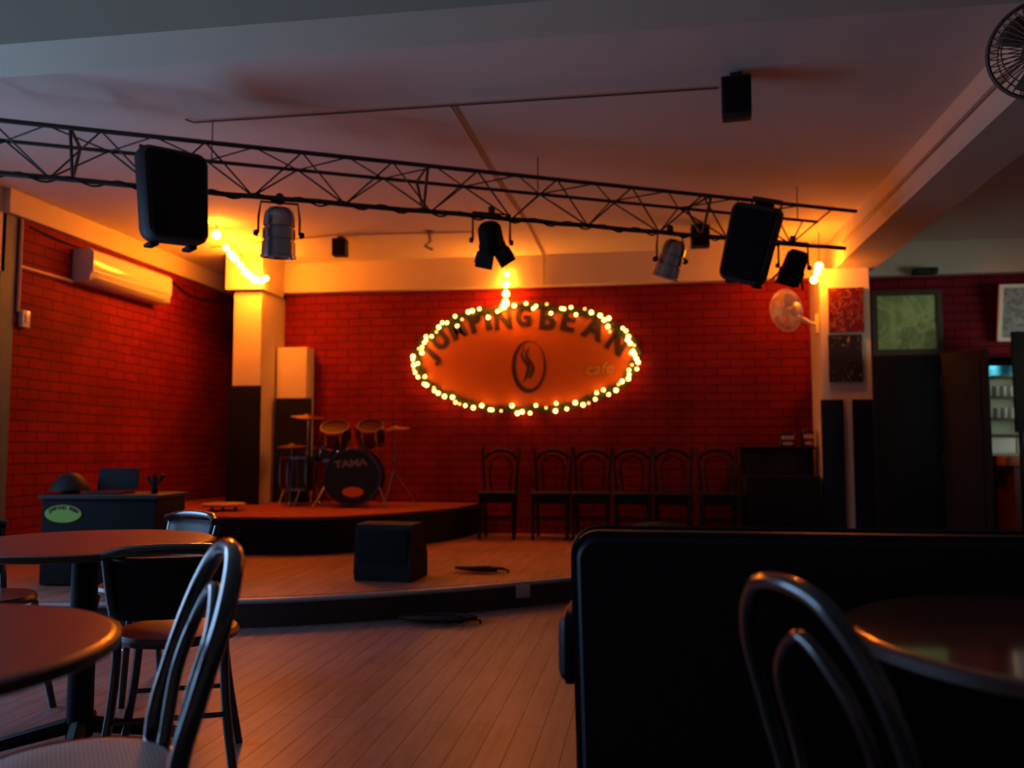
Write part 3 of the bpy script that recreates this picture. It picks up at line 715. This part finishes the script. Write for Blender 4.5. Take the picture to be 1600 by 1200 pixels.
# ------------------------------------------------------------------ console on the left of the stage
cs = thing('black_console', 'black mixing console desk with a green oval logo on the stage', 'console', (-3.57, 5.2, .18), (0, 0, math.radians(6)))
pbox('body', (0, .22, .29), (.78, .44, .56), 'black', cs, .006); pbox('top', (0, .22, .585), (.81, .48, .03), 'spkbox', cs, .006)
n = 36
bm = bmesh.new(); add_prism(bm, [(.125*math.cos(2*PI*k/n), .058*math.sin(2*PI*k/n)) for k in range(n)], 0, .004); bmesh.ops.transform(bm, matrix=Tr((-.24, -.001, .475)) @ Rx(PI/2), verts=bm.verts)
lg = obj('oval_logo', bm, 'logogreen', cs); lg['label'] = 'green oval logo with black arched lettering'
for i, ch in enumerate('JUMPING BEAN'):
    if ch == ' ': continue
    a = math.radians(158-i*12.4); put_text('letter', ch, .032, 'letter', lg, (-.24+.098*math.cos(a), -.006, .478+.036*math.sin(a)), a*.35-math.radians(31), .001, 1.1, ext=.001)
for s in (-1, 1): pbox('foot', (s*.38, .2, .006), (.06, .3, .012), 'rubber', cs)
# things on the console
t = thing('laptop', 'open dark laptop standing at the middle of the black console', 'laptop', (-3.62, 5.38, .78), (0, 0, math.radians(6)))
pbox('base', (0, 0, .008), (.27, .2, .014), 'spkbox', t, .003)
pbox('screen', (0, .12, .095), (.29, .01, .15), 'spkbox', t, .003, Rx(math.radians(-12)))
t = thing('desk_lamp', 'dark dome-shaped lamp on the left end of the black console', 'lamp', (-3.90, 5.36, .78))
plathe('shade', [(.13, .02), (.12, .05), (.07, .115), (.035, .14), (.001, .142)], 'spkbox', t, None, 20); plathe('base', [(.06, 0), (.06, .02)], 'rubber', t, None, 16)
t = thing('forked_ornament', 'small dark cactus-shaped ornament on the right end of the console', 'ornament', (-3.31, 5.42, .78))
ptube('trunk', [(0, 0, 0), (0, 0, .06), (.0, 0, .135)], [.024, .02, .015], 'rubber', t); ptube('branch', [(0, 0, .06), (-.035, 0, .08), (-.05, 0, .115)], .011, 'rubber', t); ptube('branch', [(0, 0, .07), (.04, 0, .085), (.06, 0, .13)], .011, 'rubber', t)

# stage monitor
mo = thing('stage_monitor', 'black wedge stage monitor standing on the low stage', 'speaker', (-1.76, 5.86, .18), (0, 0, math.radians(-4)))
bm = bmesh.new(); o2 = [(-.17, 0), (-.19, .06), (-.16, .385), (.06, .39), (.18, .16), (.18, 0)]
sec = [[bm.verts.new((x, y, z)) for y, z in o2] for x in (-.205, .205)]
for i in range(6): j = (i+1) % 6; bm.faces.new((sec[0][i], sec[0][j], sec[1][j], sec[1][i]))
bm.faces.new(sec[0]); bm.faces.new(sec[1][::-1]); obj('cabinet', bm, 'rubber', mo)
gr = pbox('grille', (0, -.180, .215), (.36, .012, .26), 'grille', mo, .003, None); gr.rotation_euler = (0, 0, 0)
for s in (-1, 1): pbox('handle', (s*.208, .02, .2), (.012, .1, .03), 'rubber', mo)

def coil(name, label, c, n, r, z, m='rubber'):
    pts = []
    for i in range(n*14):
        a = i*2*PI/14; rr = r*(.55+.45*math.sin(i*.13+1)); pts.append((c[0]+rr*1.7*math.cos(a)+.04*math.sin(i*.31), c[1]+rr*.6*math.sin(a), z+.010+.016*abs(math.sin(i*.21))+i*.0002))
    o = obj(name, (lambda b: (add_tube(b, pts, .008, 5), b)[1])(bmesh.new()), m); tag(o, label, 'cable')
coil('coiled_cable', 'dark coiled cable lying on the low stage right of the monitor', (-1.19, 6.22), 6, .13, .18)
coil('coiled_cable', 'dark heap of cable on the floor against the stage front', (-1.28, 5.28), 9, .17, 0.0)

# ------------------------------------------------------------------ chairs along the back wall
def wall_chair(label):
    t = thing('wooden_chair', label, 'chair', (0, 0, 0), (0, 0, 0), 'dark chairs along the back wall')
    for s in (-1, 1):
        ptube('rear_leg', [(s*.15, .20, 0), (s*.165, .18, .45), (s*.17, .19, .6), (s*.195, .24, .92)], [.016, .018, .017, .013], 'mblack', t)
        ptube('front_leg', [(s*.17, -.18, 0), (s*.165, -.17, .45)], [.014, .02], 'mblack', t)
    pbox('seat', (0, 0, .455), (.39, .40, .035), 'mblack', t, .015); pbox('apron', (0, 0, .40), (.34, .36, .08), 'mblack', t, .01)
    ptube('top_rail', spline([(-.175, .225, .80), (-.10, .235, .865), (0, .24, .885), (.10, .235, .865), (.175, .225, .80)], 5), .018, 'mblack', t, 8, flat=.7)
    ptube('inner_hoop', spline([(-.09, .19, .47), (-.115, .215, .66), (-.09, .23, .78), (0, .235, .83), (.09, .23, .78), (.115, .215, .66), (.09, .19, .47)], 5), .010, 'mblack', t, 8)
    for y in (-.17, .185): ptube('stretcher', [(-.165, y, .2), (.165, y, .2)], .009, 'mblack', t)
    return t
where = ['leftmost, standing apart', 'second from the left', 'third from the left', 'fourth from the left', 'fifth from the left', 'rightmost, beside the dark cabinet']
xs = [-1.47, -.93, -.525, -.115, .28, .73]
w0 = None
for i, x in enumerate(xs):
    lab = 'dark wooden chair in the row at the back wall, ' + where[i]
    if w0 is None: w0 = wall_chair(lab); w0.location = (x, 8.62, .18); w0.rotation_euler = (0, 0, .06)
    else: dup(w0, (x, 8.62+random.uniform(-.03, .03), .18), random.uniform(-.08, .08), lab)
cb_ = thing('dark_cabinet', 'dark low cabinet with a raised back shelf against the back wall', 'cabinet', (1.32, 8.78, .18))
pbox('body', (-.0, 0, .32), (.70, .5, .64), 'black', cb_, .006); pbox('top_shelf', (.0, .12, .91), (.72, .26, .03), 'black', cb_, .004); pbox('back_panel', (0, .23, .77), (.7, .02, .26), 'counterb', cb_)
for s in (-1, 1): pbox('side_support', (s*.335, .13, .77), (.025, .2, .26), 'black', cb_)
for i, (x, w, h) in enumerate(((1.42, .15, .14), (1.62, .11, .16))):
    t = thing('small_box', ['small patterned box on the dark cabinet, the left one', 'small patterned box on the dark cabinet, next to the column'][i], 'box', (x, 8.88, 1.106))
    pbox('box', (0, 0, h/2), (w, .1, h), 'poster2', t, .004); pbox('print', (0, -.051, h*.62), (w*.8, .003, h*.25), 'mask', t); pbox('print', (0, -.051, h*.2), (w*.6, .003, h*.2), 'mask', t)
ps = thing('round_pouf', 'dim dark round pouf in front of the wall chairs', 'stool', (.12, 7.9, .18))
plathe('cushion', [(.23, .0), (.26, .04), (.27, .16), (.24, .21), (.12, .235), (.001, .24)], 'leather', ps, None, 28)

# ------------------------------------------------------------------ bentwood chair and table
def bent_chair(label, loc, face, seatm='cane', h=.88, tr_=.0195):
    # local: faces -y, back at +y
    rz = math.atan2(face[1], face[0])+PI/2
    t = thing('bentwood_chair', label, 'chair', loc, (0, 0, rz))
    k = h-.47
    hoop = spline([(-.19, .19, .0), (-.185, .175, .24), (-.178, .165, .47), (-.185, .20, .47+k*.38), (-.17, .245, .47+k*.72), (-.10, .275, .47+k*.945), (0, .282, h), (.10, .275, .47+k*.945), (.17, .245, .47+k*.72), (.185, .20, .47+k*.38), (.178, .165, .47), (.185, .175, .24), (.19, .19, .0)], 8)
    ptube('back_hoop', hoop, tr_, 'gblack', t, 12)
    inn = spline([(-.085, .175, .465), (-.105, .20, .47+k*.35), (-.09, .235, .47+k*.62), (0, .255, .47+k*.80), (.09, .235, .47+k*.62), (.105, .20, .47+k*.35), (.085, .175, .465)], 8)
    ptube('inner_hoop', inn, tr_*.72, 'gblack', t, 10)
    bm = bmesh.new(); add_lathe(bm, [(.165, .455), (.172, .438), (.20, .436), (.208, .45), (.205, .468), (.19, .474), (.168, .47)], 40, None, False)
    bm.faces.ensure_lookup_table(); obj('seat_ring', bm, 'gblack', t)
    s = plathe('seat', [(.001, .452), (.172, .458), (.186, .470), (.17, .474), (.10, .470), (.001, .467)], seatm, t, None, 40)
    for sx in (-1, 1): ptube('front_leg', spline([(sx*.13, -.13, .445), (sx*.15, -.155, .25), (sx*.18, -.19, .0)], 5), [.018]*4+[.016]*4+[.013]*3, 'gblack', t, 10)
    bm = bmesh.new(); add_tube(bm, [V((.165*math.cos(2*PI*q/32), .165*math.sin(2*PI*q/32)+.01, .25)) for q in range(32)], .010, 8, True); obj('ring_stretcher', bm, 'gblack', t)
    return t
def low_chair(label, loc, face):
    rz = math.atan2(face[1], face[0])+PI/2
    t = thing('low_back_chair', label, 'chair', loc, (0, 0, rz))
    for sx in (-1, 1):
        ptube('rear_leg', spline([(sx*.21, .22, 0), (sx*.175, .18, .25), (sx*.165, .165, .46), (sx*.18, .22, .62), (sx*.19, .25, .74)], 4), .015, 'gblack', t, 10)
        ptube('front_leg', spline([(sx*.14, -.14, .445), (sx*.16, -.17, .25), (sx*.20, -.21, 0)], 4), .015, 'gblack', t, 10)
    ptube('top_rail', spline([(-.20, .225, .745), (-.12, .262, .765), (0, .275, .77), (.12, .262, .765), (.20, .225, .745)], 6), .018, 'gblack', t, 10)
    bm = bmesh.new(); rows = []
    for i in range(6):
        z = .54+i*.04
        rows.append([bm.verts.new((x, .185+(z-.5)*.28+.03*(1-(x/.18)**2), z)) for x in [(-.175+.35*j/8) for j in range(9)]])
    for a, b in zip(rows, rows[1:]):
        for j in range(8): bm.faces.new((a[j], a[j+1], b[j+1], b[j]))
    o = obj('back_pad', bm, 'leather', t); md = o.modifiers.new('s', 'SOLIDIFY'); md.thickness = .02
    plathe('seat', [(.001, .435), (.17, .435), (.20, .442), (.205, .458), (.195, .472), (.10, .468), (.001, .466)], 'seatwood', t, None, 36)
    for y in (-.17, .19): ptube('stretcher', [(-.165, y, .22), (.165, y, .22)], .009, 'gblack', t)
    return t
def round_table(label, loc, r, topm, ped=True):
    t = thing('round_table', label, 'table', loc)
    plathe('tabletop', [(r-.012, .722), (r-.002, .727), (r, .737), (r-.003, .746), (r-.010, .7495), (r-.014, .75), (r-.02, .75), (r*.5, .75), (.001, .75)], topm, t, None, 72)
    bm = bmesh.new(); add_lathe(bm, [(r-.001, .724), (r+.004, .727), (r+.004, .745), (r-.001, .7475)], 72, None, False); obj('edge_band', bm, 'edge', t)
    plathe('pedestal', [(.045, .05), (.045, .70), (.16, .705), (.16, .722)], 'black', t, None, 20)
    for k in range(4):
        a = k*PI/2+.5; c, s = math.cos(a), math.sin(a)
        ptube('foot', [(.04*c, .04*s, .09), (.22*c, .22*s, .055), (.38*c, .38*s, .02)], [.03, .025, .02], 'black', t, 8)
    return t
round_table('near round red wood table at the bottom left', (-1.36, 1.28, 0), .44, 'tablewoodfar')
round_table('farther round red wood table at the left, before the stage', (-2.03, 2.89, 0), .45, 'tablewoodfar')
round_table('round glossy dark wood table at the bottom right', (.845, 1.72, 0), .465, 'tablewood')
bent_chair('black bentwood chair with a woven cane seat in the left foreground', (-1.095, 1.54, 0), (-.79, -.61))
low_chair('low-backed black chair with its back to us at the farther table', (-1.60, 2.79, 0), (-.40, .92))
low_chair('low-backed black chair behind the farther table, its top rail catching blue light', (-2.27, 3.66, 0), (-.45, -.89))
low_chair('low-backed black chair at the left edge behind the farther table', (-2.75, 3.25, 0), (.9, -.4))
bent_chair('black bentwood chair against the black booth seat, right foreground', (.47, 1.50, 0), (.92, .40), 'seatwood', .88, .0145)
bent_chair('black bentwood chair in front of the glossy table at the bottom right', (.66, 1.08, 0), (.25, .95), 'seatwood', .74)

# ------------------------------------------------------------------ booth
bo = thing('booth_bench', 'long black upholstered booth bench across the lower right', 'booth', (0, 0, 0))
bm = bmesh.new()
x0, x1 = -.185, 3.4; y0, y1 = 2.15, 2.27; z1 = .882
def rprofile(x, r=.06):
    return None
out = []
for cx, cz, a0 in ((x1-.06, z1-.06, 0), (x0+.07, z1-.07, 90)):
    for k in range(7): a = math.radians(a0+15*k); rr = .06 if a0 == 0 else .07; out.append((cx+rr*math.cos(a), cz+rr*math.sin(a)))
out += [(x0+.02, .0), (x1, .0)]
f = [bm.verts.new((x, y0, z)) for x, z in out]; b = [bm.verts.new((x, y1, z)) for x, z in out]
bm.faces.new(f); bm.faces.new(b[::-1])
for i in range(len(out)): j = (i+1) % len(out); bm.faces.new((f[i], b[i], b[j], f[j]))
bmesh.ops.recalc_face_normals(bm, faces=bm.faces)
es = [e for e in bm.edges if abs(e.verts[0].co.y-e.verts[1].co.y) < 1e-6 and max(v.co.z for v in e.verts) > .02]
bmesh.ops.bevel(bm, geom=es, offset=.025, segments=3, affect='EDGES')
o = obj('backrest', bm, 'leather', bo)
ptube('piping', [V((x, y1-.03, z+.003)) for x, z in out[:14]][::-1], .006, 'leather', bo)
pbox('side_cushion', (1.6, 2.55, .43), (3.45, .55, .10), 'leather', bo, .035)
pbox('plinth', (1.62, 2.53, .19), (3.4, .48, .38), 'black', bo, .004)
pbox('end_roll', (-.20, 2.40, .56), (.06, .26, .19), 'leather', bo, .04)

# ------------------------------------------------------------------ light
def area(name, loc, rot, sx, sy, power, col):
    l = bpy.data.lights.new(name, 'AREA'); l.shape = 'RECTANGLE'; l.size = sx; l.size_y = sy; l.energy = power; l.color = col
    o = bpy.data.objects.new(name, l); C.objects.link(o); o.location = loc; o.rotation_euler = rot; return o
# dusk daylight outside the open entrance on the left, and an added lamp beyond the right wall
def aim(o, d): o.rotation_euler = V(d).to_track_quat('-Z', 'Y').to_euler()
ls_ = area('daylight_sky', (XL-.45, 2.7, 1.55), (0, 0, 0), 3.8, 2.0, 130, (.36, .60, 1.0)); aim(ls_, (1, -.35, -.75)); ls_.data.spread = math.radians(140)
lb = area('daylight_ground_bounce', (XL-.35, 2.9, .35), (0, 0, 0), 3.6, .6, 34, (.34, .62, 1.0)); aim(lb, (.8, .0, 1)); lb.data.spread = math.radians(110)
lw = area('added_picture_fill', (XR+.35, 6.4, 1.7), (0, 0, 0), 2.2, 1.2, 6, (.85, .95, .8)); aim(lw, (-2.4, 2.5, .15)); lw.data.spread = math.radians(48)  # added fill, narrowed and aimed to brighten the pictures right of the column
w = bpy.data.worlds.new('World'); bpy.context.scene.world = w; w.use_nodes = True
bg = w.node_tree.nodes['Background']; bg.inputs[0].default_value = (.35, .5, .8, 1); bg.inputs[1].default_value = .08

# ------------------------------------------------------------------ camera
cam = bpy.data.cameras.new('Camera'); co = bpy.data.objects.new('Camera', cam); C.objects.link(co)
co.location = (0, 0, 1.09); co.rotation_euler = (PI/2+math.atan(100/1330), 0, math.atan(205/1330))
cam.sensor_width = 36; cam.lens = 1330/1600*36; cam.clip_start = .05
cam.dof.use_dof = True; cam.dof.focus_distance = 3.2; cam.dof.aperture_fstop = 1.8
sc = bpy.context.scene; sc.camera = co
vs = sc.view_settings
sc.display_settings.display_device = 'sRGB'
vs.view_transform = 'Standard'; vs.look = 'None'; vs.exposure = -.2; vs.gamma = 1; vs.use_curve_mapping = False
